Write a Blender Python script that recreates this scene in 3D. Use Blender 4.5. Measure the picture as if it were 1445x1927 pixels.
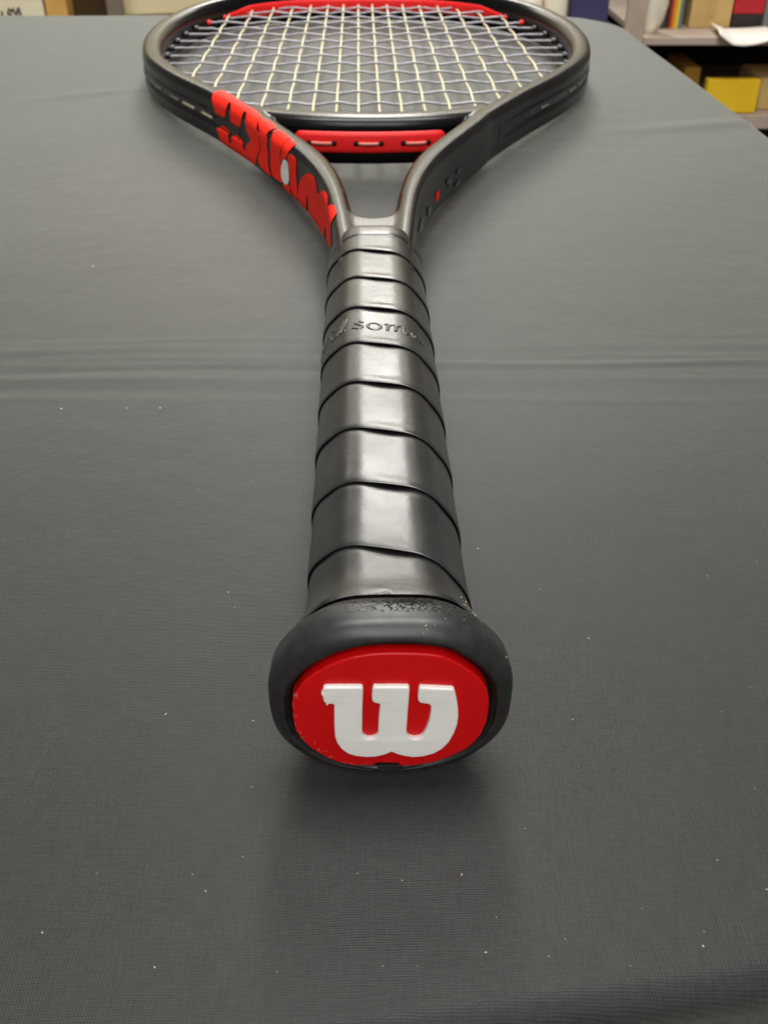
import bpy, bmesh, math, random
import numpy as np
from mathutils import Vector, Matrix
random.seed(7); np.random.seed(7)
for o in list(bpy.data.objects): bpy.data.objects.remove(o)
S = bpy.context.scene
C = S.collection
MM = 0.001
PI = math.pi

# ------------------------------------------------------------------ camera
cam_d = bpy.data.cameras.new('camera')
cam = bpy.data.objects.new('camera', cam_d); C.objects.link(cam)
S.camera = cam
F_PX, W_PX, H_PX = 1883.4, 1445, 1927
cam_d.sensor_fit = 'VERTICAL'; cam_d.sensor_height = 24; cam_d.sensor_width = 24 * W_PX / H_PX
cam_d.lens = 24 * F_PX / H_PX
cam_d.clip_start = 0.005; cam_d.clip_end = 50
pitch, yaw, roll = 0.62594, 0.02394, 0.00435
fwd = Vector((math.sin(yaw) * math.cos(pitch), math.cos(yaw) * math.cos(pitch), -math.sin(pitch)))
rgt = Vector((math.cos(yaw), -math.sin(yaw), 0)); up = rgt.cross(fwd)
r2 = math.cos(roll) * rgt + math.sin(roll) * up
u2 = -math.sin(roll) * rgt + math.cos(roll) * up
m = Matrix((r2, u2, -fwd)).transposed().to_4x4()
m.translation = Vector((-4.017, -113.44, 138.637)) * MM
cam.matrix_world = m
cam_d.dof.use_dof = True
cam_d.dof.focus_distance = 0.200
cam_d.dof.aperture_fstop = 32.0

# ------------------------------------------------------------------ light (indoor, ceiling fixtures, plus an added fill on the far wall)
wd = bpy.data.worlds.new('World'); S.world = wd; wd.use_nodes = True
wd.node_tree.nodes['Background'].inputs[0].default_value = (1.0, 0.975, 0.93, 1)
wd.node_tree.nodes['Background'].inputs[1].default_value = 0.17

def area(name, loc, sx, sy, power, col, rot=(0, 0, 0)):
    d = bpy.data.lights.new(name, 'AREA'); d.shape = 'RECTANGLE'; d.size = sx; d.size_y = sy
    d.energy = power; d.color = col
    o = bpy.data.objects.new(name, d); C.objects.link(o); o.location = loc; o.rotation_euler = rot
    return o
area('ceiling_light_far', (0.06, 3.3, 1.9), 0.42, 3.4, 88, (1.0, 0.965, 0.90))
area('wall_fill_light', (-0.3, 5.2, 1.95), 4.0, 0.8, 92, (1.0, 0.95, 0.85))  # added lamp that brightens the back wall and the far cloth
area('ceiling_light_near', (0.05, 0.42, 1.8), 0.9, 0.9, 42, (1.0, 0.975, 0.93))
area('ceiling_light_behind', (0.0, -1.6, 1.7), 1.2, 1.6, 43, (1.0, 0.975, 0.93), (math.radians(40), 0, 0))

S.view_settings.view_transform = 'Standard'; S.view_settings.look = 'None'
S.view_settings.exposure = 0.0; S.view_settings.gamma = 1.0
S.render.engine = 'CYCLES'
S.cycles.max_bounces = 6

# ------------------------------------------------------------------ materials
def lin(r, g, b):
    f = lambda c: (c / 255 / 12.92) if c / 255 <= 0.04045 else ((c / 255 + 0.055) / 1.055) ** 2.4
    return (f(r), f(g), f(b), 1)

class NT:
    def __init__(s, name):
        s.m = bpy.data.materials.new(name); s.m.use_nodes = True
        s.t = s.m.node_tree; s.p = s.t.nodes['Principled BSDF']
    def n(s, typ, **kw):
        x = s.t.nodes.new(typ)
        for k, v in kw.items(): setattr(x, k, v)
        return x
    def l(s, a, b): s.t.links.new(a, b)
    def coord(s): return s.n('ShaderNodeTexCoord').outputs['Object']
    def noise(s, scale, detail=3, rough=0.55, vec=None, sc=None):
        x = s.n('ShaderNodeTexNoise'); x.inputs['Scale'].default_value = scale
        x.inputs['Detail'].default_value = detail; x.inputs['Roughness'].default_value = rough
        v = vec or s.coord()
        if sc:
            mp = s.n('ShaderNodeMapping'); mp.inputs['Scale'].default_value = sc; s.l(v, mp.inputs['Vector']); v = mp.outputs[0]
        s.l(v, x.inputs['Vector']); return x.outputs['Fac']
    def ramp(s, fac, p0, c0, p1, c1):
        x = s.n('ShaderNodeValToRGB'); e = x.color_ramp.elements
        e[0].position = p0; e[0].color = c0; e[1].position = p1; e[1].color = c1
        s.l(fac, x.inputs[0]); return x.outputs[0]
    def math(s, op, a, b=None, c=None):
        x = s.n('ShaderNodeMath', operation=op)
        for i, q in enumerate((a, b, c)):
            if q is None: continue
            if isinstance(q, (int, float)): x.inputs[i].default_value = q
            else: s.l(q, x.inputs[i])
        return x.outputs[0]
    def bump(s, h, dist, strength=1.0, prev=None):
        x = s.n('ShaderNodeBump'); x.inputs['Distance'].default_value = dist; x.inputs['Strength'].default_value = strength
        s.l(h, x.inputs['Height'])
        if prev is not None: s.l(prev, x.inputs['Normal'])
        s.l(x.outputs[0], s.p.inputs['Normal']); return x.outputs[0]

def g4(v): return (v, v, v, 1)

def simple(name, col, rough=0.5, spec=0.5, var=0.12, scale=60, bump=0.0, bscale=400, metal=0.0):
    t = NT(name)
    n = t.noise(scale, 4)
    a = tuple(c * (1 - var) for c in col[:3]) + (1,); b = tuple(min(1, c * (1 + var)) for c in col[:3]) + (1,)
    t.l(t.ramp(n, 0.3, a, 0.7, b), t.p.inputs['Base Color'])
    t.p.inputs['Roughness'].default_value = rough
    t.p.inputs['Specular IOR Level'].default_value = spec
    t.p.inputs['Metallic'].default_value = metal
    if bump: t.bump(t.noise(bscale, 3), bump)
    return t.m

def make_cloth():
    t = NT('black_cloth')
    co = t.coord(); sx = t.n('ShaderNodeSeparateXYZ'); t.l(co, sx.inputs[0])
    wob = t.noise(90, 2, vec=co)
    yy = t.math('ADD', sx.outputs['Y'], t.math('MULTIPLY', wob, 0.0012))
    rows = t.math('SINE', t.math('MULTIPLY', yy, 2 * PI / 0.00041))
    ph = t.math('MULTIPLY', t.math('FLOOR', t.math('DIVIDE', yy, 0.00041)), PI)
    cols = t.math('SINE', t.math('ADD', t.math('MULTIPLY', sx.outputs['X'], 2 * PI / 0.00046), ph))
    weave = t.math('ADD', t.math('MULTIPLY', rows, 0.36), t.math('MULTIPLY', cols, 0.30))
    thread = t.noise(1, 2, 0.6, vec=co, sc=(260, 2400, 1))
    thread2 = t.noise(1, 2, 0.6, vec=co, sc=(2400, 200, 1))
    h = t.math('ADD', weave, t.math('MULTIPLY', t.math('ADD', thread, thread2), 1.2))
    big = t.noise(9, 3, vec=co); mot = t.noise(75, 4, 0.6, vec=co)
    f = t.math('ADD', t.math('MULTIPLY', t.math('SUBTRACT', h, 0.5), 0.50), t.math('ADD', t.math('MULTIPLY', big, 0.4), t.math('MULTIPLY', mot, 0.25)))
    t.l(t.ramp(f, 0.25, (0.0022, 0.0024, 0.0025, 1), 1.05, (0.022, 0.0228, 0.0222, 1)), t.p.inputs['Base Color'])
    t.l(t.math('ADD', t.math('MULTIPLY', mot, 0.14), 0.42), t.p.inputs['Roughness'])
    t.p.inputs['Specular IOR Level'].default_value = 0.22
    t.p.inputs['Sheen Weight'].default_value = 0.9
    t.p.inputs['Sheen Roughness'].default_value = 0.4
    t.p.inputs['Sheen Tint'].default_value = (0.96, 1.0, 0.93, 1)
    b1 = t.bump(h, 0.00006, 0.55)
    t.bump(t.noise(55, 4, vec=co), 0.0006, 0.5, b1)
    return t.m

def make_grip():
    t = NT('grip_rubber')
    co = t.coord()
    n = t.noise(140, 4, vec=co); st = t.noise(1, 3, 0.6, vec=co, sc=(40, 420, 40))
    t.l(t.ramp(n, 0.3, (0.010, 0.010, 0.0105, 1), 0.75, (0.022, 0.0215, 0.021, 1)), t.p.inputs['Base Color'])
    r = t.math('ADD', t.math('MULTIPLY', t.noise(60, 3, 0.55, vec=co), 0.24), 0.20)
    t.l(r, t.p.inputs['Roughness'])
    t.p.inputs['Specular IOR Level'].default_value = 0.55
    b = t.bump(st, 0.0004, 0.10)
    b = t.bump(t.noise(160, 3, vec=co), 0.0005, 0.22, b)
    t.bump(t.noise(2200, 2, vec=co), 0.00002, 0.5, b)
    return t.m

def make_cap():
    t = NT('cap_rubber')
    co = t.coord()
    n = t.noise(500, 4, vec=co)
    t.l(t.ramp(n, 0.3, (0.012, 0.012, 0.0125, 1), 0.75, (0.024, 0.0235, 0.023, 1)), t.p.inputs['Base Color'])
    t.l(t.math('ADD', t.math('MULTIPLY', t.noise(180, 4, vec=co), 0.2), 0.32), t.p.inputs['Roughness'])
    t.p.inputs['Specular IOR Level'].default_value = 0.45
    # scuffed patch on the upper edge of the collar
    sx = t.n('ShaderNodeSeparateXYZ'); t.l(co, sx.inputs[0])
    mx = t.math('SUBTRACT', 1.0, t.math('ABSOLUTE', t.math('DIVIDE', t.math('SUBTRACT', sx.outputs['X'], 0.003), 0.011)))
    my = t.math('SUBTRACT', 1.0, t.math('ABSOLUTE', t.math('DIVIDE', t.math('SUBTRACT', sx.outputs['Y'], 0.0070), 0.0030)))
    mz = t.math('GREATER_THAN', sx.outputs['Z'], 0.012)
    msk = t.math('MULTIPLY', t.math('MULTIPLY', t.math('MAXIMUM', mx, 0.0), t.math('MAXIMUM', my, 0.0)), mz)
    sp = t.noise(1, 3, 0.65, vec=co, sc=(1900, 3600, 1900))
    pit = t.math('MULTIPLY', t.math('GREATER_THAN', t.math('ADD', sp, t.math('MULTIPLY', msk, 0.22)), 0.60), t.math('GREATER_THAN', msk, 0.02))
    h = t.math('SUBTRACT', t.math('MULTIPLY', n, 0.25), pit)
    t.bump(h, 0.00012, 0.8)
    t.l(t.math('ADD', t.math('MULTIPLY', pit, 0.35), t.math('ADD', t.math('MULTIPLY', t.noise(180, 4, vec=co), 0.2), 0.30)), t.p.inputs['Roughness'])
    t.l(t.math('MULTIPLY', t.math('SUBTRACT', 1.0, pit), 0.45), t.p.inputs['Specular IOR Level'])
    return t.m

def make_red_plastic(name, col, rough=0.32, wear=True):
    t = NT(name)
    co = t.coord()
    n = t.noise(160, 4, vec=co)
    base = t.ramp(n, 0.3, tuple(c * 0.9 for c in col[:3]) + (1,), 0.7, col)
    if wear:   # chipped, whitened edge at the left and lower left
        sx = t.n('ShaderNodeSeparateXYZ'); t.l(co, sx.inputs[0])
        ex = t.math('POWER', t.math('DIVIDE', sx.outputs['X'], 0.0161), 2.0)
        ey = t.math('POWER', t.math('DIVIDE', t.math('ADD', sx.outputs['Y'], 0.0007), 0.0134), 2.0)
        rr = t.math('SQRT', t.math('ADD', ex, ey))
        side = t.math('MULTIPLY', t.math('LESS_THAN', sx.outputs['X'], -0.003), t.math('LESS_THAN', sx.outputs['Y'], 0.004))
        edge = t.math('MULTIPLY', t.math('MULTIPLY', t.math('SUBTRACT', rr, 0.88), 7.0), side)
        chip = t.math('MULTIPLY', t.math('GREATER_THAN', t.math('ADD', t.noise(1300, 4, 0.7, vec=co), t.math('MULTIPLY', edge, 0.14)), 0.69), t.math('GREATER_THAN', edge, 0.05))
        mx = t.n('ShaderNodeMix', data_type='RGBA'); t.l(t.math('MULTIPLY', chip, 0.45), mx.inputs[0]); t.l(base, mx.inputs[6])
        mx.inputs[7].default_value = (0.62, 0.25, 0.22, 1); base = mx.outputs[2]
    t.l(base, t.p.inputs['Base Color'])
    t.l(t.math('ADD', t.math('MULTIPLY', t.noise(320, 3, vec=co), 0.12), rough), t.p.inputs['Roughness'])
    t.p.inputs['Specular IOR Level'].default_value = 0.28
    t.bump(t.noise(900, 3, vec=co), 0.00004, 0.5)
    return t.m

M = {}
M['cloth'] = make_cloth()
M['grip'] = make_grip()
M['cap'] = make_cap()
M['red_plate'] = make_red_plastic('red_plate', (0.60, 0.003, 0.004, 1))
M['white_w'] = simple('white_plastic', (0.83, 0.82, 0.79, 1), 0.32, 0.5, 0.03, 300, 0.00004, 900)
M['frame'] = simple('black_frame_paint', (0.0028, 0.0027, 0.0029, 1), 0.22, 0.20, 0.15, 120, 0.00002, 1500)
M['red_paint'] = simple('red_lettering_paint', (0.95, 0.022, 0.008, 1), 0.6, 0.15, 0.03, 300)
M['red_strip'] = simple('red_grommet_plastic', (0.80, 0.016, 0.016, 1), 0.45, 0.35, 0.06, 300, 0.00005, 900)
M['black_plastic'] = simple('black_plastic', (0.012, 0.012, 0.012, 1), 0.3, 0.5, 0.2, 400)
M['gloss_black'] = simple('gloss_black_lettering', (0.006, 0.006, 0.006, 1), 0.12, 0.6, 0.1, 300)
M['hole'] = simple('dark_hole', (0.03, 0.002, 0.003, 1), 0.7, 0.2, 0.1, 300)
M['main_string'] = simple('cream_string', (0.56, 0.51, 0.33, 1), 0.4, 0.5, 0.06, 500)
M['cross_string'] = simple('lilac_string', (0.30, 0.275, 0.31, 1), 0.35, 0.5, 0.06, 500)
M['loop'] = simple('pale_pink_string', (0.55, 0.17, 0.14, 1), 0.5, 0.3, 0.1, 500)
M['run'] = simple('muted_string', (0.12, 0.115, 0.10, 1), 0.5, 0.3, 0.2, 500)
M['run_light'] = simple('dull_cream_string', (0.32, 0.29, 0.20, 1), 0.5, 0.3, 0.2, 500)
M['white_print'] = simple('white_print', (0.85, 0.83, 0.78, 1), 0.45, 0.4, 0.05, 300)

# ------------------------------------------------------------------ helpers
def link(name, me, mat, parent=None):
    o = bpy.data.objects.new(name, me); C.objects.link(o)
    if mat is not None:
        me.materials.clear(); me.materials.append(mat)
    if parent is not None: o.parent = parent
    return o
def mesh(name, v, f, mat, parent=None, smooth=True, scale=MM):
    me = bpy.data.meshes.new(name)
    me.from_pydata([(p[0] * scale, p[1] * scale, p[2] * scale) for p in v], [], f)
    me.validate(); me.update()
    bm = bmesh.new(); bm.from_mesh(me); bmesh.ops.recalc_face_normals(bm, faces=bm.faces); bm.to_mesh(me); bm.free()
    if smooth:
        for p in me.polygons: p.use_smooth = True
    return link(name, me, mat, parent)
def tag(o, label=None, cat=None, group=None, kind=None):
    if label: o['label'] = label
    if cat: o['category'] = cat
    if group: o['group'] = group
    if kind: o['kind'] = kind
    return o
def empty(name, loc, rot=(0, 0, 0)):
    o = bpy.data.objects.new(name, None); C.objects.link(o); o.location = loc; o.rotation_euler = rot
    o.empty_display_size = 0.02
    return o
def catmull(P, n, closed=False):
    P = np.array(P, float); N = len(P); out = []
    segs = N if closed else N - 1
    for i in range(segs):
        if closed: a, b, c, d = P[(i - 1) % N], P[i], P[(i + 1) % N], P[(i + 2) % N]
        else:
            b, c = P[i], P[i + 1]
            a = P[i - 1] if i > 0 else 2 * b - c
            d = P[i + 2] if i + 2 < N else 2 * c - b
        for k in range(n):
            t = k / n
            out.append(0.5 * ((2 * b) + (-a + c) * t + (2 * a - 5 * b + 4 * c - d) * t * t + (-a + 3 * b - 3 * c + d) * t ** 3))
    if not closed: out.append(P[-1])
    return np.array(out)
def resample(P, step):
    d = np.r_[0, np.cumsum(np.linalg.norm(np.diff(P, axis=0), axis=1))]
    n = max(2, int(round(d[-1] / step)) + 1); s = np.linspace(0, d[-1], n)
    return np.c_[tuple(np.interp(s, d, P[:, k]) for k in range(P.shape[1]))]
def smoothstep(a, b, x):
    t = np.clip((x - a) / (b - a), 0, 1); return t * t * (3 - 2 * t)
def tube_mesh(paths, r, seg=8, caps=True):
    V, Fc = [], []
    for P in paths:
        P = np.array(P, float); n = len(P)
        T = np.gradient(P, axis=0); T /= np.linalg.norm(T, axis=1)[:, None] + 1e-12
        ref = np.array([0, 0, 1.0])
        if abs(T[0] @ ref) > 0.9: ref = np.array([1.0, 0, 0])
        A = np.cross(T, ref); A /= np.linalg.norm(A, axis=1)[:, None] + 1e-12
        B = np.cross(A, T); b0 = len(V)
        rr = np.broadcast_to(np.asarray(r, float), (n,))
        for i in range(n):
            for k in range(seg):
                a = 2 * PI * k / seg
                V.append(P[i] + rr[i] * (math.cos(a) * A[i] + math.sin(a) * B[i]))
        for i in range(n - 1):
            for k in range(seg):
                Fc.append((b0 + i * seg + k, b0 + i * seg + (k + 1) % seg, b0 + (i + 1) * seg + (k + 1) % seg, b0 + (i + 1) * seg + k))
        if caps:
            Fc.append(tuple(b0 + k for k in range(seg))[::-1]); Fc.append(tuple(b0 + (n - 1) * seg + k for k in range(seg)))
    return V, Fc
def box_vf(x0, x1, y0, y1, z0, z1):
    v = [(x, y, z) for z in (z0, z1) for y in (y0, y1) for x in (x0, x1)]
    return v, [(0, 2, 3, 1), (4, 5, 7, 6), (0, 1, 5, 4), (2, 6, 7, 3), (0, 4, 6, 2), (1, 3, 7, 5)]
def box(name, x0, x1, y0, y1, z0, z1, mat, parent=None, bev=0.002):
    v, f = box_vf(x0, x1, y0, y1, z0, z1)
    me = bpy.data.meshes.new(name); me.from_pydata(v, [], f)
    bm = bmesh.new(); bm.from_mesh(me); bmesh.ops.recalc_face_normals(bm, faces=bm.faces)
    if bev: bmesh.ops.bevel(bm, geom=list(bm.edges), offset=bev, segments=2, affect='EDGES', profile=0.5)
    bm.to_mesh(me); bm.free()
    return link(name, me, mat, parent)
def curve_solid(name, pts, ext, bev, mat, parent=None, smooth_n=0, res=3, to_obj=True):
    """2-D outline (mm) -> rounded-edge plate, thickness 2*(ext+bev), in its local xy plane."""
    P = np.array(pts, float)
    cu = bpy.data.curves.new(name, 'CURVE'); cu.dimensions = '2D'; cu.fill_mode = 'BOTH'
    sp = cu.splines.new('POLY'); sp.points.add(len(P) - 1); sp.use_cyclic_u = True
    for q, p in zip(sp.points, P): q.co = (p[0] * MM, p[1] * MM, 0, 1)
    cu.extrude = ext * MM; cu.bevel_depth = bev * MM; cu.bevel_resolution = res; cu.offset = -bev * MM
    o = bpy.data.objects.new(name, cu); C.objects.link(o)
    dg = bpy.context.evaluated_depsgraph_get()
    me = bpy.data.meshes.new_from_object(o.evaluated_get(dg))
    bpy.data.objects.remove(o); bpy.data.curves.remove(cu)
    bm = bmesh.new(); bm.from_mesh(me); bmesh.ops.remove_doubles(bm, verts=bm.verts, dist=1e-6)
    bmesh.ops.recalc_face_normals(bm, faces=bm.faces); bm.to_mesh(me); bm.free()
    return link(name, me, mat, parent) if to_obj else me

# ------------------------------------------------------------------ setting: floor and wall
fl_m = simple('floor_grey', (0.16, 0.15, 0.135, 1), 0.6, 0.4, 0.15, 8)
wall_m = simple('wall_cream', (0.52, 0.47, 0.36, 1), 0.8, 0.3, 0.05, 6)
o = box('floor', -3.5, 3.5, -1.5, 6.5, -0.80, -0.75, fl_m, None, 0); tag(o, kind='structure')
o = box('wall_back', -3.5, 3.5, 5.9, 6.0, -0.75, 2.2, wall_m, None, 0); tag(o, kind='structure')

# ------------------------------------------------------------------ the cloth over the table
def make_tablecloth():
    nx, ny = 330, 560
    xl = -0.75
    R = 0.06
    def top_pt(u, v):
        x0 = xl + (0.192 - xl) * u
        yf = -0.0378 + 0.115 * x0
        yb = 0.722 + 0.004 * u
        y = yf + (yb - yf) * v
        x = xl + (0.2105 - 0.028 * v - xl) * u
        return x, y
    def corner(x, y):
        # round the far right corner
        xr = 0.2105 - 0.028 * 0.95; yb = 0.726
        cx, cy = xr - R, yb - R
        if x > cx and y > cy:
            a, b = (x - cx) / R, (y - cy) / R
            mx = max(a, b); ln = math.hypot(a, b)
            if ln > 0: a, b = a * mx / ln, b * mx / ln
            return cx + a * R, cy + b * R
        return x, y
    def hgt(x, y):
        h = 0.0
        for (c, w, a, sl, k) in ((0.1555, 0.0016, 0.00040, -0.006, 23), (0.1515, 0.0014, -0.00028, -0.004, 31), (0.1595, 0.0013, 0.00022, 0.0, 40), (0.166, 0.003, 0.00032, 0.004, 17), (0.172, 0.0016, 0.00016, 0.008, 27),
                                 (0.1455, 0.0016, 0.00022, -0.012, 29), (0.139, 0.003, -0.00022, -0.015, 19), (0.1335, 0.0015, 0.00016, -0.02, 35)):
            amp = 0.5 + 0.5 * math.sin(x * k + c * 4000)
            h += 0.6 * a * (0.25 + amp) * math.exp(-((y - c - sl * x - 0.0008 * math.sin(x * 47 + c * 900)) / w) ** 2)
        h += 0.0005 * math.sin(x * 14 + y * 6) * math.sin(y * 11 - x * 4 + 1)
        h += 0.00035 * math.sin(x * 33 - y * 12 + 2) * math.sin(y * 26 + 0.5)
        # small wrinkles at the right edge and far left
        h += 0.0009 * math.exp(-((x - 0.17) / 0.04) ** 2) * math.exp(-((y - 0.415 - 0.2 * (x - 0.17)) / 0.008) ** 2)
        h += 0.0008 * math.exp(-((x + 0.15) / 0.03) ** 2) * math.exp(-((y - 0.485 - 0.4 * (x + 0.15)) / 0.007) ** 2)
        return h
    V, Fc = [], []
    us = [1 - (1 - i / nx) ** 1.25 for i in range(nx + 1)]
    vs = [(j / ny) ** 1.15 for j in range(ny + 1)]
    for j in range(ny + 1):
        for i in range(nx + 1):
            x, y = top_pt(us[i], vs[j]); x, y = corner(x, y)
            V.append((x, y, hgt(x, y) - 0.0012))
    idx = lambda i, j: j * (nx + 1) + i
    for j in range(ny):
        for i in range(nx):
            Fc.append((idx(i, j), idx(i + 1, j), idx(i + 1, j + 1), idx(i, j + 1)))
    loop = [idx(i, 0) for i in range(nx)] + [idx(nx, j) for j in range(ny)] + [idx(i, ny) for i in range(nx, 0, -1)] + [idx(0, j) for j in range(ny, 0, -1)]
    P = np.array([V[k] for k in loop]); n = len(loop)
    T = np.roll(P, -3, 0) - np.roll(P, 3, 0); T[:, 2] = 0; T /= np.linalg.norm(T, axis=1)[:, None]
    N = np.c_[T[:, 1], -T[:, 0], np.zeros(n)]
    L = np.r_[0, np.cumsum(np.linalg.norm(np.diff(P, axis=0), axis=1))]
    rad = 0.0055
    rows = [(rad * math.sin(a), -rad * (1 - math.cos(a)), 0) for a in np.linspace(0.15, PI / 2, 9)]
    rows += [(rad + 0.035 * t, -rad - 0.72 * t, t) for t in np.linspace(0.03, 1.0, 26)]
    prev = loop
    for (o_, z_, t) in rows:
        cur = []
        fold = t * (0.022 * np.sin(L * 42) + 0.012 * np.sin(L * 97 + 1.3))
        for k in range(n):
            p = P[k] + N[k] * (o_ + fold[k])
            cur.append(len(V)); V.append((p[0], p[1], P[k][2] * max(0, 1 + z_ / 0.05) + z_))
        for k in range(n):
            k2 = (k + 1) % n
            Fc.append((prev[k], cur[k], cur[k2], prev[k2]))
        prev = cur
    o = mesh('tablecloth', V, Fc, M['cloth'], None, True, 1.0)
    tag(o, 'plain black woven cloth draped over the table, under the tennis racket', 'tablecloth')
make_tablecloth()

# ------------------------------------------------------------------ the racket
racket = empty('tennis_racket', (0, 0, 0.0172), (-0.0088, 0, 0))
tag(racket, 'black and red tennis racket lying flat with its grip end towards the viewer', 'tennis racket')

# frame centre line: outer contour of the right half, butt to tip (mm)
OUT = [(11.5, 150), (12.0, 180), (13.2, 197), (14.6, 214), (17.2, 236), (22.5, 260), (31.0, 285), (48.5, 325), (56.0, 342), (75, 377), (101, 421),
       (118, 460), (126.5, 500), (129, 535), (127, 575), (117, 622), (98, 660), (70, 687), (36, 701), (0, 705)]
right = catmull(OUT, 14)
outer = np.r_[right[:-1], (right * [-1, 1])[::-1]]           # right shaft -> tip -> left shaft
outer = resample(outer, 1.6)
NP = len(outer)
Tn = np.gradient(outer, axis=0); Tn /= np.linalg.norm(Tn, axis=1)[:, None]
Nn = np.c_[Tn[:, 1], -Tn[:, 0]]                               # outward
ypath = outer[:, 1]
width = 8.5 + 3.5 * smoothstep(222, 285, ypath)              # tube width across
half_h = 11.0 - 0.3 * smoothstep(300, 500, ypath)
groove = smoothstep(328, 372, ypath)                          # string groove on the outer wall
PROF = catmull([(0.50, 0), (0.505, 0.36), (0.49, 0.74), (0.34, 0.955), (0.06, 1.0), (-0.24, 0.91), (-0.43, 0.64), (-0.50, 0.25),
                (-0.50, -0.25), (-0.43, -0.64), (-0.24, -0.91), (0.06, -1.0), (0.34, -0.955), (0.49, -0.74), (0.505, -0.36)], 6, True)
NQ = len(PROF)
def tube_point(i, p, off=0.0, use_groove=True):
    """point on the frame tube: path index i (float), profile index p (float)"""
    i = min(max(i, 0), NP - 1.001); i0 = int(i); fi = i - i0
    p = p % NQ; p0 = int(p); fp = p - p0
    o_, z_ = PROF[p0] * (1 - fp) + PROF[(p0 + 1) % NQ] * fp
    d = PROF[(p0 + 1) % NQ] - PROF[p0]
    w = width[i0] * (1 - fi) + width[i0 + 1] * fi
    hh = half_h[i0] * (1 - fi) + half_h[i0 + 1] * fi
    g = groove[i0] * (1 - fi) + groove[i0 + 1] * fi
    q = outer[i0] * (1 - fi) + outer[i0 + 1] * fi
    n = Nn[i0] * (1 - fi) + Nn[i0 + 1] * fi
    oo = o_ * w - 0.5 * w; zz = z_ * hh
    if use_groove and o_ > 0.4:
        oo -= 1.3 * g * float(1 - smoothstep(2.6, 3.5, abs(zz)))
    nx, nz = d[1] * hh, -d[0] * w
    ln = math.hypot(nx, nz) + 1e-9; nx, nz = nx / ln, nz / ln
    return (q[0] + n[0] * (oo + nx * off), q[1] + n[1] * (oo + nx * off), zz + nz * off)

def make_frame():
    V, Fc = [], []
    NS = 96
    for i in range(NP):
        for k in range(NS): V.append(tube_point(i, k * NQ / NS))
    for i in range(NP - 1):
        for k in range(NS):
            Fc.append((i * NS + k, i * NS + (k + 1) % NS, (i + 1) * NS + (k + 1) % NS, (i + 1) * NS + k))
    Fc.append(tuple(range(NS))); Fc.append(tuple((NP - 1) * NS + k for k in range(NS)))
    # bridge across the throat
    bp = catmull([(-54, 353), (-43, 346), (-25, 341), (0, 339), (25, 341), (43, 346), (54, 353)], 10)
    T = np.gradient(bp, axis=0); T /= np.linalg.norm(T, axis=1)[:, None]; N = np.c_[T[:, 1], -T[:, 0]]
    b0 = len(V); ns = 40
    for i in range(len(bp)):
        for k in range(ns):
            a = 2 * PI * k / ns; ca, sa = math.cos(a), math.sin(a)
            oo = 8.0 * math.copysign(abs(ca) ** 0.62, ca); zz = 10.3 * math.copysign(abs(sa) ** 0.45, sa)
            V.append((bp[i][0] + N[i][0] * oo, bp[i][1] + N[i][1] * oo, zz))
    for i in range(len(bp) - 1):
        for k in range(ns):
            Fc.append((b0 + i * ns + k, b0 + i * ns + (k + 1) % ns, b0 + (i + 1) * ns + (k + 1) % ns, b0 + (i + 1) * ns + k))
    Fc.append(tuple(b0 + k for k in range(ns))); Fc.append(tuple(b0 + (len(bp) - 1) * ns + k for k in range(ns)))
    me = bpy.data.meshes.new('frame'); me.from_pydata([(x * MM, y * MM, z * MM) for x, y, z in V], [], Fc); me.update()
    bm = bmesh.new(); bm.from_mesh(me); bmesh.ops.recalc_face_normals(bm, faces=bm.faces)
    # web that closes the fork above the handle
    pr = [(10.6, 150), (11.2, 184), (12.2, 200), (13.4, 216), (14.6, 232), (11.5, 238), (9.4, 229), (8.2, 221.5), (6.3, 215.5), (3.4, 211.3), (0, 210)]
    pl = [(-x, y) for x, y in pr[::-1]][1:]
    web = resample(np.array(pr + pl + pr[:1], float), 1.2)[:-1]
    wm = curve_solid('web', web, 6.6, 3.4, None, None, to_obj=False)
    bm.from_mesh(wm); bm.to_mesh(me); bm.free()
    tmp = bpy.data.objects.new('frame_raw', me); C.objects.link(tmp)
    r = tmp.modifiers.new('r', 'REMESH'); r.mode = 'VOXEL'; r.voxel_size = 0.0007; r.use_smooth_shade = True
    s = tmp.modifiers.new('s', 'SMOOTH'); s.factor = 0.5; s.iterations = 7
    dg = bpy.context.evaluated_depsgraph_get()
    fm = bpy.data.meshes.new_from_object(tmp.evaluated_get(dg))
    bpy.data.objects.remove(tmp)
    for p in fm.polygons: p.use_smooth = True
    fm.name = 'frame'
    return link('frame', fm, M['frame'], racket)
frame = make_frame()

# ---- grip cross sections
def rounded_octagon(a, b, ca, cb, r, n=240):
    """half width a, half height b; flats: top half-length ca, side half-length cb"""
    P = np.array([(-ca, b), (ca, b), (a, cb), (a, -cb), (ca, -b), (-ca, -b), (-a, -cb), (-a, cb)], float)
    out = []
    for i in range(8):
        p, q, s = P[i - 1], P[i], P[(i + 1) % 8]
        u = (p - q) / np.linalg.norm(p - q); v = (s - q) / np.linalg.norm(s - q)
        for t in np.linspace(0, 1, 12):
            out.append((1 - t) ** 2 * (q + u * r) + 2 * t * (1 - t) * q + t * t * (q + v * r))
    out.append(out[0])
    return resample(np.array(out), 0.1)[:-1]
def polar(P, n=720):
    ang = np.arctan2(P[:, 0], P[:, 1]) % (2 * PI); rad = np.hypot(P[:, 0], P[:, 1])
    k = np.argsort(ang); ang, rad = ang[k], rad[k]
    A = np.linspace(0, 2 * PI, n, endpoint=False)
    return np.interp(A, np.r_[ang - 2 * PI, ang, ang + 2 * PI], np.r_[rad, rad, rad])
G_R = polar(rounded_octagon(14.4, 13.15, 7.7, 5.5, 3.9))
NPOL = len(G_R)
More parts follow.
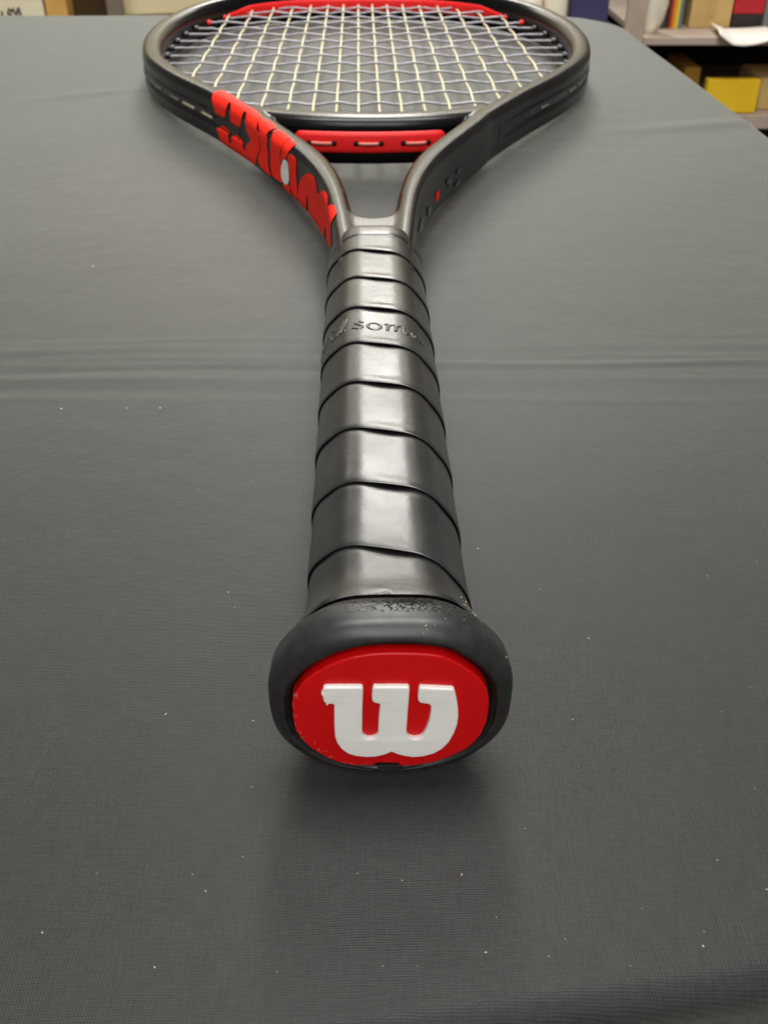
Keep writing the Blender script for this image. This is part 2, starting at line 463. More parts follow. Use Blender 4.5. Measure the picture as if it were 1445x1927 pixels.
A_ = np.linspace(0, 2 * PI, NPOL, endpoint=False)
C_R = (np.abs(np.sin(A_) / 20.1) ** 2.5 + np.abs(np.cos(A_) / 17.2) ** 2.5) ** (-1 / 2.5)
C_R = 0.72 * C_R + 0.28 * polar(rounded_octagon(20.1, 17.2, 10.5, 6.8, 5.0))
def pol(R, a): 
    x = (a % (2 * PI)) / (2 * PI) * NPOL; i = int(x) % NPOL; f = x - int(x)
    return R[i] * (1 - f) + R[(i + 1) % NPOL] * f
FLARE_Y = [-5, 8.0, 9.0, 12, 15, 18, 22, 26]; FLARE_K = [0.74, 0.66, 0.60, 0.40, 0.21, 0.09, 0.015, 0.0]
def grip_r(a, y):
    k = float(np.interp(y, FLARE_Y, FLARE_K))
    return pol(G_R, a) * (1 - k) + pol(C_R, a) * k
# facet-centre factor: where the tape bridges a flat and gapes most
def gape(a):
    a = (a + PI) % (2 * PI) - PI
    return math.exp(-((a - 0.08) / 0.36) ** 2) + 0.12 * sum(math.exp(-((((a - c) + PI) % (2 * PI) - PI) / 0.2) ** 2) for c in (0.96, -0.96, 1.57, -1.57, 2.2, -2.2, 3.14))
S_W, Y0 = 20.5, 24.9
COLS = [(0.050, 0.10), (0.018, 0.12), (0.004, 0.17), (0.000, 0.25), (0.005, 0.33), (0.018, 0.40), (0.045, 0.44), (0.09, 0.435), (0.14, 0.40), (0.20, 0.36),
        (0.30, 0.31), (0.40, 0.26), (0.50, 0.21), (0.60, 0.165), (0.70, 0.12), (0.80, 0.08), (0.88, 0.05), (0.94, 0.02), (0.98, -0.03), (1.02, -0.10), (1.08, -0.20)]
def tape_off(f, a):
    off = float(np.interp(f, [c[0] for c in COLS[3:]], [c[1] for c in COLS[3:]]))
    return off - 0.50 * gape(a) * float(smoothstep(0.93, 0.995, f))
def tape_point(tau, f, off_extra=0.0, col_off=None):
    a = -2 * PI * tau
    y = Y0 + S_W * (tau + f)
    w = 0.22 * math.sin(tau * 9.1) * (1 - f)      # slightly uneven wrapping
    yc = min(max(y + w, 10.5), 187.5)
    off = tape_off(f, a) if col_off is None else col_off + (0.15 * gape(a) if f < 0.1 else 0)
    if y + w < 10.5: off = min(off, 0.12)
    r = grip_r(a, yc) + off + off_extra
    return (math.sin(a) * r, yc, math.cos(a) * r)
def make_tape():
    V, Fc = [], []
    per = 144; t0, t1 = -1.3, 8.1
    N = int((t1 - t0) * per) + 1
    nc = len(COLS)
    for i in range(N):
        tau = t0 + (t1 - t0) * i / (N - 1)
        for j, (f, o_) in enumerate(COLS):
            if j < 8: V.append(tape_point(tau, f, col_off=o_))
            else: V.append(tape_point(tau, f))
    for i in range(N - 1):
        for j in range(nc - 1):
            q = (i * nc + j, i * nc + j + 1, (i + 1) * nc + j + 1, (i + 1) * nc + j)
            ys = [V[k][1] for k in q]
            if max(ys) - min(ys) < 1e-4 and (ys[0] <= 10.51 or ys[0] >= 187.4): continue
            Fc.append(q)
    o = mesh('grip_tape', V, Fc, M['grip'], racket)
    return o
make_tape()
# core tube under the tape so that no light leaks through
def ring_solid(name, rows, mat, parent, n=160, cap0=True, cap1=True):
    V, Fc = [], []
    for (y, fn) in rows:
        for k in range(n):
            a = 2 * PI * k / n; r = fn(a)
            V.append((math.sin(a) * r, y, math.cos(a) * r))
    for i in range(len(rows) - 1):
        for k in range(n):
            Fc.append((i * n + k, i * n + (k + 1) % n, (i + 1) * n + (k + 1) % n, (i + 1) * n + k))
    if cap0: Fc.append(tuple(range(n)))
    if cap1: Fc.append(tuple((len(rows) - 1) * n + k for k in range(n)))
    return mesh(name, V, Fc, mat, parent)
ring_solid('handle_core', [(10, lambda a: grip_r(a, 10) - 1.2), (16, lambda a: grip_r(a, 16) - 1.2), (24, lambda a: grip_r(a, 24) - 1.2), (186, lambda a: pol(G_R, a) - 1.2)], M['black_plastic'], racket)
# rubber collar that holds the end of the tape
def col_fn(d): return lambda a: pol(G_R, a) * 0.985 + d
ring_solid('rubber_collar', [(180, col_fn(0.3)), (183.0, col_fn(0.55)), (184, col_fn(0.6)), (188, col_fn(0.5)), (190.5, col_fn(0.2)), (191.6, col_fn(-0.3)), (192.0, col_fn(-0.9)), (192.1, col_fn(-4))], M['grip'], racket)

# ---- butt cap
PLATE = [(75, 400), (84, 335), (150, 250), (215, 198), (300, 150), (390, 112), (480, 86), (570, 70), (650, 62), (780, 59), (900, 61), (1000, 68), (1070, 78), (1120, 96), (1190, 132), (1250, 170), (1300, 208), (1340, 250), (1368, 298), (1380, 370),
         (1376, 440), (1364, 510), (1330, 590), (1285, 642), (1230, 688), (1120, 742), (1000, 780), (880, 800), (785, 801), (781, 783), (625, 783), (620, 801), (480, 800), (380, 780), (310, 752), (250, 720), (190, 680), (140, 632), (100, 575), (82, 490)]
def face_mm(p):
    """measured face outline -> mm in the plane of the butt end"""
    u, v = 530 + p[0] * 0.28374, 1210 + p[1] * 0.28374
    f = 1883.4; cp, sp = math.cos(0.62594), math.sin(0.62594)
    dx, dy = (u - 722.5) / f, (963.5 - v) / f
    d = np.array([math.cos(yaw) * dx, 0, 0]) + dy * np.array(up) + np.array(fwd) - np.array([0, math.sin(yaw) * dx, 0])
    k = 113.44 / d[1]
    return (-4.017 + k * d[0], 138.637 + k * d[2] - 17.2)
plate_pts = [face_mm(p) for p in PLATE]
pp = np.array([q for q, w in zip(plate_pts, PLATE) if not 620 <= w[0] <= 790 or w[1] < 700])
pc = pp.mean(0); FX, FZ = (pp[:, 0].max() + pp[:, 0].min()) / 2, (pp[:, 1].max() + pp[:, 1].min()) / 2
F_R = polar(pp - [FX, FZ])
F_R = np.array([np.mean(F_R[[(i + d) % NPOL for d in range(-14, 15)]]) for i in range(NPOL)])
def mix(k, s=1.0, d=0.0, e=0.0): return lambda a: (pol(F_R, a) + d) * (1 - k) + pol(C_R, a) * s * k + e
cap_rows = [(14, lambda a: grip_r(a, 14) - 1.3), (9.55, lambda a: grip_r(a, 9.55) - 1.3), (9.5, lambda a: grip_r(a, 9.5) - 0.35), (9.4, lambda a: grip_r(a, 9.4) - 0.08), (9.15, lambda a: grip_r(a, 9.15) + 0.12), (8.6, lambda a: grip_r(a, 8.6) + 0.3),
            (7.4, lambda a: pol(G_R, a) * 0.21 + pol(C_R, a) * 0.79 + 0.32), (6.0, lambda a: pol(G_R, a) * 0.08 + pol(C_R, a) * 0.92 + 0.25), (4.4, mix(1.0, 0.992)), (3.0, mix(1.0, 1.0)), (1.8, mix(1.0, 0.985)), (0.9, mix(1.0, 0.945)), (0.25, mix(0.72, 0.945, 0.8)),
            (-0.15, mix(0.42, 0.93, 0.8)), (-0.25, mix(0.22, 0.9, 0.8)), (-0.2, mix(0.0, 1, 1.15)), (0.1, mix(0, 1, 0.75)), (0.8, mix(0, 1, 0.5)), (2.4, mix(0, 1, 0.45)), (2.5, mix(0, 1, -4.0))]
cap = ring_solid('butt_cap', cap_rows, M['cap'], racket, 240)

plate = curve_solid('end_plate', resample(np.array(plate_pts + plate_pts[:1]), 0.35)[:-1], 0.9, 0.45, M['red_plate'], racket, res=4)
plate.rotation_euler = (PI / 2, 0, 0); plate.location = (0, 0.9 * MM, 0)
for p in plate.data.polygons: p.use_smooth = True
plate['label'] = 'glossy red end plate with chipped edges'
WL = [[(300, 261), (440, 259), (530, 259), (543, 266), (545, 280), (541, 420), (540, 550), (543, 570), (556, 588), (575, 597), (596, 598), (620, 593), (637, 580), (645, 560), (648, 460), (657, 378), (650, 368), (618, 362), (605, 350), (602, 325), (606, 275), (616, 258), (720, 257), (838, 257), (850, 266), (851, 290), (840, 430),
       (832, 550), (836, 572), (852, 588), (876, 597), (902, 596), (926, 588), (944, 570), (962, 535), (980, 485), (990, 430), (992, 392), (986, 375), (970, 368), (922, 362), (908, 350), (905, 325), (910, 275), (920, 259), (1030, 264), (1136, 268), (1147, 280), (1160, 330), (1170, 390), (1173, 450), (1166, 505),
       (1145, 562), (1112, 618), (1066, 664), (1010, 695), (940, 713), (875, 718), (815, 710), (770, 698), (745, 688), (733, 684), (720, 689), (690, 702), (630, 716), (570, 719), (505, 713), (450, 698), (405, 668), (375, 628), (360, 585), (355, 500), (354, 378), (345, 371), (318, 372), (303, 384), (297, 366), (284, 352), (278, 322), (268, 310), (275, 296), (284, 290), (281, 270)]]
wpts = [face_mm(p) for p in WL[0]]
wl = curve_solid('raised_letter', resample(np.array(wpts + wpts[:1]), 0.22)[:-1], 0.75, 0.32, M['white_w'], plate, res=4)
wl.location = (0, 0, 1.15 * MM)
wl['label'] = 'raised white letter W on the red end plate'
for p in wl.data.polygons: p.use_smooth = True
for ob in (plate, wl):
    try:
        ob.data.set_sharp_from_angle(angle=math.radians(40))
    except Exception: pass
# latch slot at the foot of the plate
me_slot = box('latch_slot', -0.0022, 0.0022, -0.0003, 0.002, -0.0145, -0.0138, M['black_plastic'], racket, 0.0002)

# flecks of dust caught on the grip and the cap
def flecks():
    rs = random.Random(5); V, Fc = [], []
    spots = [(rs.gauss(0.98, 0.09), rs.gauss(13.5, 1.6), 0) for _ in range(26)] + [(rs.gauss(0.30, 0.05), rs.gauss(1.5, 0.5), 1) for _ in range(6)] + [(rs.gauss(0.9, 0.25), rs.uniform(2.5, 7), 1) for _ in range(8)] + [(rs.uniform(-0.9, 0.9), rs.uniform(14, 150), 0) for _ in range(16)]
    for (a, y, cap_) in spots:
        y = max(y, 10.8) if not cap_ else y
        if cap_:
            r = float(np.interp(y, [0.25, 0.9, 1.8, 3.0, 4.4, 6.0, 7.4], [(pol(F_R, a) + 0.8) * 0.28 + pol(C_R, a) * 0.68, pol(C_R, a) * 0.945, pol(C_R, a) * 0.985, pol(C_R, a), pol(C_R, a) * 0.992, pol(C_R, a) * 0.92 + pol(G_R, a) * 0.08 + 0.25, pol(C_R, a) * 0.79 + pol(G_R, a) * 0.21 + 0.32]))
        else:
            tau = -a / (2 * PI); k = math.floor((y - Y0) / S_W - tau)
            r = grip_r(a, y) + tape_off((y - Y0) / S_W - tau - k, a)
        s_ = rs.choice((0.05, 0.07, 0.09, 0.13)); p = np.array([math.sin(a) * r, y, math.cos(a) * r]); b0 = len(V)
        for d in ((1, 0, 0), (-1, 0, 0), (0, 1.4, 0), (0, -1.2, 0), (0, 0, 0.8), (0, 0, -0.8)): V.append(p + s_ * np.array(d) * rs.uniform(0.6, 1.3))
        for (i, j) in ((0, 2), (2, 1), (1, 3), (3, 0)): Fc.append((b0 + i, b0 + j, b0 + 4)); Fc.append((b0 + j, b0 + i, b0 + 5))
    o = mesh('dust_flecks', V, Fc, simple('dust', (0.55, 0.48, 0.30, 1), 0.7, 0.3, 0.2, 500), racket, False)
    o['kind'] = 'stuff'
flecks()

# ------------------------------------------------------------------ strings
def inner_x(y):   # inner half width of the hoop at y
    sel = right[(right[:, 1] > 340)]
    return float(np.interp(y, sel[:, 1], sel[:, 0])) - 11.2
MAINX = [-93.5, -79, -65, -51.7, -38.9, -26.8, -15.6, -5.0]
MAINX = MAINX + [-x for x in MAINX[::-1]]
CROSSY = [378, 400.5, 423.5, 446.5, 469.5, 492, 514, 536, 557.5, 579, 600, 620.5, 640.5, 659.5, 677]
inner_top = resample(np.c_[outer[:, 0] - Nn[:, 0] * 11.6, outer[:, 1] - Nn[:, 1] * 11.6], 1.0)
it = inner_top[inner_top[:, 1] > 470]
def top_y(x):
    q = it[(it[:, 1] > 560)]; q = q[np.argsort(q[:, 0])]
    return float(np.interp(x, q[:, 0], q[:, 1]))
BP = catmull([(-54, 353), (-43, 346), (-25, 341), (0, 339), (25, 341), (43, 346), (54, 353)], 10)
def bot_y(x):
    a = float(np.interp(x, BP[:, 0], BP[:, 1])) + 7.5 if abs(x) < 50 else 0
    q = inner_top[(inner_top[:, 1] > 330) & (inner_top[:, 1] < 530) & (np.sign(inner_top[:, 0]) == np.sign(x))]
    q = q[np.argsort(np.abs(q[:, 0]))]
    b = float(np.interp(abs(x), np.abs(q[:, 0]), q[:, 1]))
    return max(a, b) if abs(x) < 50 else b
for i, x in enumerate(MAINX):
    y0, y1 = bot_y(x) - 3, top_y(x) + 3
    P = []
    n = 120
    for k in range(n + 1):
        y = y0 + (y1 - y0) * k / n
        z = 0.0
        ci = np.interp(y, CROSSY, range(len(CROSSY)))
        z = 0.55 * math.cos(PI * (ci + i)) * (1 if CROSSY[0] - 8 < y < CROSSY[-1] + 8 else 0.2)
        P.append((x, y, z))
    V, Fc = tube_mesh([P], 0.72, 8)
    mesh('main_string', V, Fc, M['main_string'], racket)
for j, y in enumerate(CROSSY):
    xe = max(inner_x(y), 60) if y < 640 else 0
    q = it[it[:, 1] > 470]
    qr = inner_top[(inner_top[:, 0] > 0) & (np.abs(inner_top[:, 1] - y) < 2.5)]
    xe = float(qr[:, 0].max()) + 2 if len(qr) else xe
    P = []
    n = 130
    for k in range(n + 1):
        x = -xe + 2 * xe * k / n
        mi = np.interp(x, MAINX, range(16))
        z = -0.55 * math.cos(PI * (j + mi)) * (1 if abs(x) < 98 else 0.2)
        P.append((x, y + 0.25 * math.sin(x * 0.9 + j), z))
    V, Fc = tube_mesh([P], 0.64, 8)
    mesh('cross_string', V, Fc, M['cross_string'], racket)

# grommets: barrels round the strings where they leave the hoop
def arc_pos(idx): return outer[idx]
red_zone = 607
gm_r = gm_b = None
def grommet(x, y, dx, dy, red):
    L = 3.2
    d = np.array([dx, dy, 0.0]); d /= np.linalg.norm(d)
    p = np.array([x, y, 0.0])
    V, Fc = tube_mesh([[p - d * 1.5, p + d * (L - 0.6), p + d * L]], [1.9, 1.75, 1.35], 10)
    mesh('grommet', V, Fc, M['red_strip'] if red else M['black_plastic'], racket)
for y in CROSSY:
    qr = inner_top[(inner_top[:, 0] > 0) & (np.abs(inner_top[:, 1] - y) < 2.5)]
    xe = float(qr[:, 0].max()) + 0.3
    if y < 385: continue
    for s in (-1, 1): grommet(s * xe, y, -s, 0, y > red_zone)
for x in MAINX:
    if abs(x) > 60: grommet(x, bot_y(x) + 0.3, 0, 1, False)
# red bumper strip lining the inside of the tip
def bumper():
    V, Fc = [], []
    sel = [i for i in range(NP) if abs(outer[i, 0]) < 105 and outer[i, 1] > 600]
    NS = 15
    for i in sel:
        e = 1 - smoothstep(88, 104, abs(outer[i, 0]))
        for k in range(NS):
            t = k / (NS - 1) * 2 - 1
            z = t * (1.5 + 2.6 * e)
            o_ = -12.05 - 0.6 * (1 - t ** 4)
            V.append((outer[i, 0] + Nn[i, 0] * (o_ + 0), outer[i, 1] + Nn[i, 1] * (o_), z))
    for a in range(len(sel) - 1):
        for k in range(NS - 1):
            Fc.append((a * NS + k, a * NS + k + 1, (a + 1) * NS + k + 1, (a + 1) * NS + k))
    o = mesh('bumper_strip', V, Fc, M['red_strip'], racket)
    s = o.modifiers.new('t', 'SOLIDIFY'); s.thickness = 0.0008; s.offset = 0
    o['label'] = 'bright red strip lining the inside of the tip'
bumper()
# strip of plastic and string runs in the groove on the outer wall
def groove_run(i0, i1, z, r, mat, name, depth=0.35):
    P = [(outer[i, 0] - Nn[i, 0] * depth, outer[i, 1] - Nn[i, 1] * depth, z) for i in range(i0, i1)]
    V, Fc = tube_mesh([P], r, 7); return mesh(name, V, Fc, mat, racket)
def idx_at(side, y):
    c = [i for i in range(NP) if (outer[i, 0] > 0) == (side > 0)]
    return min(c, key=lambda i: abs(outer[i, 1] - y))
for side in (-1, 1):
    a, b = sorted((idx_at(side, 366), idx_at(side, 640)))
    V, Fc = [], []
    for i in range(a, b):
        e = 1.6 * max(0, 1 - min(i - a, b - 1 - i) / 10)
        for (o_, z) in ((-2.2, -2.3), (-0.85, -2.2), (-0.7, -1.2), (-0.7, 1.2), (-0.85, 2.2), (-2.2, 2.3)):
            V.append((outer[i, 0] + Nn[i, 0] * (o_ - e), outer[i, 1] + Nn[i, 1] * (o_ - e), z))
    for i in range(b - a - 1):
        for k in range(5): Fc.append((i * 6 + k, i * 6 + k + 1, (i + 1) * 6 + k + 1, (i + 1) * 6 + k))
    mesh('side_grommet_strip', V, Fc, M['black_plastic'], racket)
    runs = [(374, 384, 0), (392, 403, 0), (408, 417, 1), (430, 446, 1), (468, 491, 1), (513, 535, 1)]
    if side > 0: runs = [(392, 400, 1), (424, 436, 1), (440, 448, 0), (468, 491, 1)]
    for (ya, yb, cr) in runs:
        a, b = sorted((idx_at(side, ya), idx_at(side, yb)))
        groove_run(a, b, -0.2, 0.75, M['run'] if (cr or side > 0) else M['run_light'], 'string_run')

# red grommet strip on the throat side of the bridge
def bridge_strip():
    xs = np.linspace(-32.5, 32.5, 40)
    V, Fc = [], []
    prof = [(0.0, 4.6), (-1.2, 4.5), (-2.0, 3.9), (-2.3, 2.6), (-2.3, 0), (-2.3, -2.6), (-2.0, -3.9), (-1.2, -4.5), (0.0, -4.6)]
    NS = len(prof)
    for x in xs:
        e = min(1, (32.5 - abs(x)) / 1.6); sc = 0.72 + 0.28 * math.sqrt(max(0, 1 - (1 - e) ** 2))
        yb = float(np.interp(x, BP[:, 0], BP[:, 1])) - 7.6
        for (o_, z) in prof: V.append((x, yb + o_ * sc + 0.8, z * sc + 0.2))
    for i in range(len(xs) - 1):
        for k in range(NS - 1): Fc.append((i * NS + k, i * NS + k + 1, (i + 1) * NS + k + 1, (i + 1) * NS + k))
    Fc.append(tuple(range(NS))); Fc.append(tuple((len(xs) - 1) * NS + k for k in range(NS)))
    o = mesh('throat_grommet_strip', V, Fc, M['red_strip'], racket)
    o['label'] = 'red plastic strip with three string loops on the throat bridge'
    for xc in (-21, -0.7, 19.8):
        for dx in (-5.4, 5.4):
            y = float(np.interp(xc + dx, BP[:, 0], BP[:, 1])) - 9.15
            V, Fc = tube_mesh([[(xc + dx, y - 0.12, 0), (xc + dx, y + 1, 0)]], 1.25, 12)
            mesh('string_hole', V, Fc, M['hole'], o)
        P = []
        for t in np.linspace(-1, 1, 17):
            x = xc + 4.3 * t; y = float(np.interp(x, BP[:, 0], BP[:, 1])) - 9.2 - 0.55 * (1 - t ** 6) + 0.5 * abs(t) ** 8
            P.append((x, y, 0))
        V, Fc = tube_mesh([P], 0.72, 8)
        mesh('string_loop', V, Fc, M['loop'], o)
bridge_strip()

# ------------------------------------------------------------------ lettering painted on the arms
# outlines in frame-tube coordinates (position along the tube, position round its section)
DECALS = {
    'W': [(666.75, 21.0), (666.5, 25.5), (666.25, 29.75), (668.75, 29.75), (674.5, 27.25), (682.5, 24.5), (689.25, 24.5), (698.75, 23.5), (701.75, 18.25), (703.0, 13.5), (703.25, 11.25), (704.75, 11.0), (704.5, 7.0), (705.5, 3.25), (704.75, -0.25), (702.5, -4.5), (699.75, -13.75), (690.25, -17.0), (681.25, -17.0), (673.75, -14.75), (672.75, -10.0), (670.5, -4.25), (674.75, -2.0), (679.0, -2.25), (679.5, -6.0), (680.25, -9.75), (681.5, -9.75), (682.0, -7.5), (682.0, -4.5), (684.25, -2.5), (688.25, -1.75), (690.0, -3.0), (690.5, -6.5), (691.75, -8.75), (692.75, -6.75), (692.75, -4.0), (697.5, 1.5), (696.25, 3.25), (693.75, 5.75), (693.75, 10.0), (693.25, 15.75), (691.75, 18.0), (690.25, 17.75), (690.75, 14.75), (690.75, 9.75), (689.25, 6.0), (687.25, 4.5), (683.75, 4.0), (682.0, 5.5), (682.5, 9.25), (682.5, 14.0), (681.0, 17.5), (679.5, 18.5), (679.25, 16.75), (679.75, 12.5), (678.75, 6.5), (676.75, 5.0), (672.5, 4.75), (670.75, 5.75)],
    'i_stem': [(704.25, 11.25), (708.25, 12.25), (711.25, 12.5), (711.75, 9.5), (710.75, 5.25), (712.0, 2.25), (710.75, -3.0), (712.0, -9.25), (713.0, -11.5), (707.5, -11.25), (704.25, -10.75), (703.0, -7.75), (703.0, -5.0), (705.25, -0.25), (706.0, 3.5), (705.0, 7.25)],
    'i_dot': [(700.75, 21.0), (702.0, 23.0), (706.25, 24.25), (710.5, 23.25), (712.0, 21.25), (711.5, 18.0), (710.75, 15.0), (710.75, 12.25), (708.25, 12.0), (705.5, 12.25), (704.25, 14.0), (702.75, 17.0)],
    'l': [(713.5, 17.75), (713.0, 21.0), (714.75, 22.75), (720.5, 22.0), (722.75, 21.75), (722.0, 19.75), (722.5, 15.75), (722.0, 11.25), (720.5, 6.0), (721.0, 2.75), (720.5, -4.75), (722.0, -9.0), (718.5, -10.0), (713.75, -10.25), (713.0, -6.75), (713.0, 1.25), (713.75, 8.0), (714.25, 13.0)],
    's_top': [(723.5, 21.5), (727.5, 20.5), (727.75, 15.5), (726.75, 10.75), (723.75, 5.25), (720.75, 3.25), (721.25, 7.0), (722.5, 11.5), (722.75, 15.75), (722.75, 19.25)],
    's_foot': [(721.25, -9.5), (724.25, -8.75), (727.0, -6.75), (727.25, -9.0), (727.5, -13.25), (723.75, -13.0), (721.25, -12.5)],
    's_stem': [(726.25, 9.25), (727.75, 11.25), (730.5, 12.5), (733.25, 11.5), (732.75, 6.25), (732.5, 1.25), (733.0, -7.25), (732.5, -12.25), (729.25, -12.5), (727.25, -7.25), (727.25, 1.25), (726.5, 7.0)],
    'o_n': [(734.0, -2.5), (736.25, 3.25), (740.75, 8.75), (745.25, 11.75), (748.75, 12.5), (751.75, 11.0), (752.75, 6.75), (753.75, 7.0), (757.75, 11.0), (761.0, 14.5), (764.75, 16.0), (768.5, 13.5), (769.0, 11.5), (771.5, 16.0), (773.75, 19.5), (776.75, 20.0), (779.75, 18.75), (779.75, 11.75), (779.75, 7.25), (779.75, 2.5), (776.75, -2.5), (766.5, -9.0), (763.75, -2.75), (762.0, -4.25), (761.0, -12.75), (754.0, -14.0), (746.5, -15.0), (742.0, -14.75), (742.5, -8.5), (742.0, -2.5), (741.0, -3.25), (740.5, -7.25), (739.75, -14.5), (735.5, -15.0), (733.5, -13.25), (732.75, -10.5), (733.5, -6.25)],
    'emblem': [(724.0, 6.25), (725.75, 6.5), (726.75, 4.75), (726.75, -0.5), (726.75, -4.75), (725.75, -7.25), (724.0, -8.75), (722.0, -8.5), (721.0, -6.75), (720.75, -3.75), (721.0, 0.0), (722.25, 4.0)],
    'tri': [(73.0, -0.25), (75.0, -0.5), (77.0, -2.75), (76.75, -5.5), (75.5, -8.0), (73.75, -8.0), (72.0, -4.75), (71.75, -1.5)],
    'g1': [(90.75, -0.5), (92.0, -0.25), (93.75, -0.25), (94.5, -2.5), (93.25, -3.25), (91.5, -3.5)],
    'g2': [(82.25, -1.25), (84.5, -0.75), (86.5, -1.25), (86.75, -3.75), (85.75, -6.75), (84.5, -7.0), (84.75, -4.25), (83.25, -3.75)],
    'g3': [(89.5, -8.0), (91.0, -7.0), (93.75, -7.75), (93.75, -9.5), (92.25, -10.75), (90.0, -9.75)],
    'g4': [(62.75, -2.0), (65.75, -3.0), (68.0, -5.75), (67.25, -8.25), (66.0, -9.25), (63.0, -6.75), (63.25, -4.75)],
    'g5': [(42.75, 2.5), (48.0, 1.75), (53.25, 0.5), (58.0, -4.0), (57.5, -7.75), (54.0, -8.0), (47.25, -3.25)],
}

def chaikin(P, n=2):
    P = np.array(P, float)
    for _ in range(n):
        Q = np.roll(P, -1, 0)
        P = np.stack([0.75 * P + 0.25 * Q, 0.25 * P + 0.75 * Q], 1).reshape(-1, 2)
    return P
def decal(name, outline, mat, parent, off=0.22, holes=(), di=0.15, dp=0.3, sm=1):
    polys = [chaikin(outline, sm)] + [chaikin(h, 2) for h in holes]
    A0 = polys[0].min(0) - [di, dp]; A1 = polys[0].max(0) + [di, dp]
    I = np.arange(A0[0], A1[0] + di, di); Pq = np.arange(A0[1], A1[1] + dp, dp)
    G = np.stack(np.meshgrid(I, Pq, indexing='ij'), -1).reshape(-1, 2)
    sc = np.array([1.6, 0.7])
    inside = np.zeros(len(G), bool); dist = np.full(len(G), 1e9)
    for poly in polys:
        a = poly; b = np.roll(poly, -1, 0)
        for (x0, y0), (x1, y1) in zip(a, b):
            c = ((y0 > G[:, 1]) != (y1 > G[:, 1]))
            xx = (x1 - x0) * (G[:, 1] - y0) / (y1 - y0 + 1e-12) + x0
            inside ^= c & (G[:, 0] < xx)
            p0 = np.array((x0, y0)) * sc; d = np.array((x1, y1)) * sc - p0
            t = np.clip(((G * sc - p0) @ d) / (d @ d + 1e-12), 0, 1)
            dist = np.minimum(dist, np.linalg.norm(G * sc - p0 - t[:, None] * d, axis=1))
    sd = np.where(inside, dist, -dist).reshape(len(I), len(Pq))
    V, Fc, key = [], [], {}
    def vert(k, i, p):
        if k not in key: key[k] = len(V); V.append(tube_point(i, p, off))
        return key[k]
    for a in range(len(I) - 1):
        for b in range(len(Pq) - 1):
            cs = [(a, b), (a + 1, b), (a + 1, b + 1), (a, b + 1)]
            v = [sd[c] for c in cs]
            if max(v) <= 0: continue
            f = []
            for q in range(4):
                c0, c1 = cs[q], cs[(q + 1) % 4]; v0, v1 = v[q], v[(q + 1) % 4]
                if v0 > 0: f.append(vert(c0, I[c0[0]], Pq[c0[1]]))
                if (v0 > 0) != (v1 > 0):
                    t = v0 / (v0 - v1)
                    f.append(vert((min(c0, c1), max(c0, c1)), I[c0[0]] * (1 - t) + I[c1[0]] * t, Pq[c0[1]] * (1 - t) + Pq[c1[1]] * t))
            if len(f) >= 3: Fc.append(tuple(f))
    return mesh(name, V, Fc, mat, parent)
for nm, part in (('W', 'painted_letter'), ('i_stem', 'painted_letter'), ('i_dot', 'painted_letter_dot'), ('l', 'painted_letter'), ('s_top', 'painted_letter'), ('s_foot', 'painted_letter'), ('s_stem', 'painted_letter'), ('o_n', 'painted_letter')):
    decal(part, DECALS[nm], M['red_paint'], frame)
e_ = np.array(DECALS['emblem']); ec = e_.mean(0)
def blob(c, a, b): return [(c[0] + a * math.cos(t), c[1] + b * math.sin(t)) for t in np.linspace(0, 2 * PI, 8, endpoint=False)]
lo, hi = e_[:, 1].min(), e_[:, 1].max(); wd_ = (e_[:, 0].max() - e_[:, 0].min())
decal('painted_emblem', DECALS['emblem'], M['white_print'], frame, off=0.30)
tc = np.array(DECALS['tri']).mean(0)
decal('red_mark', [tuple(tc + (np.array(p) - tc) * 0.78) for p in DECALS['tri']], M['red_paint'], frame)
for g in ('g1', 'g2', 'g3', 'g4', 'g5'):
    decal('gloss_letter', DECALS[g], M['gloss_black'], frame, off=0.4, sm=1)

# script lettering pressed into the third band of the grip tape
def on_tape(a_mm, b_mm, lift):
    # a: mm along the band from the top centre (to the right), b: mm across the band (away from the butt)
    a = a_mm / 14.4
    tau = 4 - a / (2 * PI)
    return tape_point(tau, 0.47 + b_mm / S_W, lift)
STROKES = [
    [(-22, 3.4), (-21.4, 0), (-20.4, -2.4), (-19.2, 0.4), (-18.4, 2.6), (-17.8, -0.2), (-17.0, -2.4), (-15.6, 0.6), (-14.8, 3.0)],
    [(-14.2, 1.3), (-13.9, 0), (-13.6, -1.6), (-13.0, -2.1), (-12.3, -1.4)], [(-13.2, 3.2), (-13.0, 3.5), (-12.8, 3.2)],
    [(-11.8, -1.8), (-11.2, 0.4), (-10.2, 3.2), (-9.2, 5.0), (-8.6, 4.6), (-9.0, 3.0), (-10.2, 0), (-10.4, -1.6), (-9.7, -2.1), (-8.8, -1.4)],
    [(-4.3, 1.4), (-4.9, 2.1), (-5.8, 1.9), (-6.1, 1.0), (-5.3, 0.2), (-4.5, -0.6), (-4.6, -1.6), (-5.6, -2.1), (-6.8, -1.5)],
    [(-1.6, 1.7), (-2.7, 1.0), (-3.0, -0.4), (-2.5, -1.6), (-1.2, -2.1), (0.1, -1.4), (0.5, 0.2), (0.0, 1.4), (-1.2, 1.9), (-1.6, 1.7)],
    [(1.7, 1.5), (2.4, 1.9), (2.5, 0.4), (2.3, -1.9)], [(2.5, 0.4), (3.4, 1.6), (4.2, 1.8), (4.6, 0.8), (4.4, -1.9)], [(4.6, 0.6), (5.5, 1.6), (6.2, 1.6), (6.5, 0.4), (6.4, -1.2), (6.9, -1.9), (7.5, -1.4)],
    [(10.6, 1.0), (9.3, 0.9), (8.6, 0), (9.0, -1.0), (10.4, -1.4), (11.8, -1.1), (12.3, -0.2), (11.8, 0.7), (10.6, 1.0)], [(9.6, 0.3), (10.0, -0.6), (10.5, 0.2), (11.0, -0.7), (11.4, 0.1)]]
paths = []
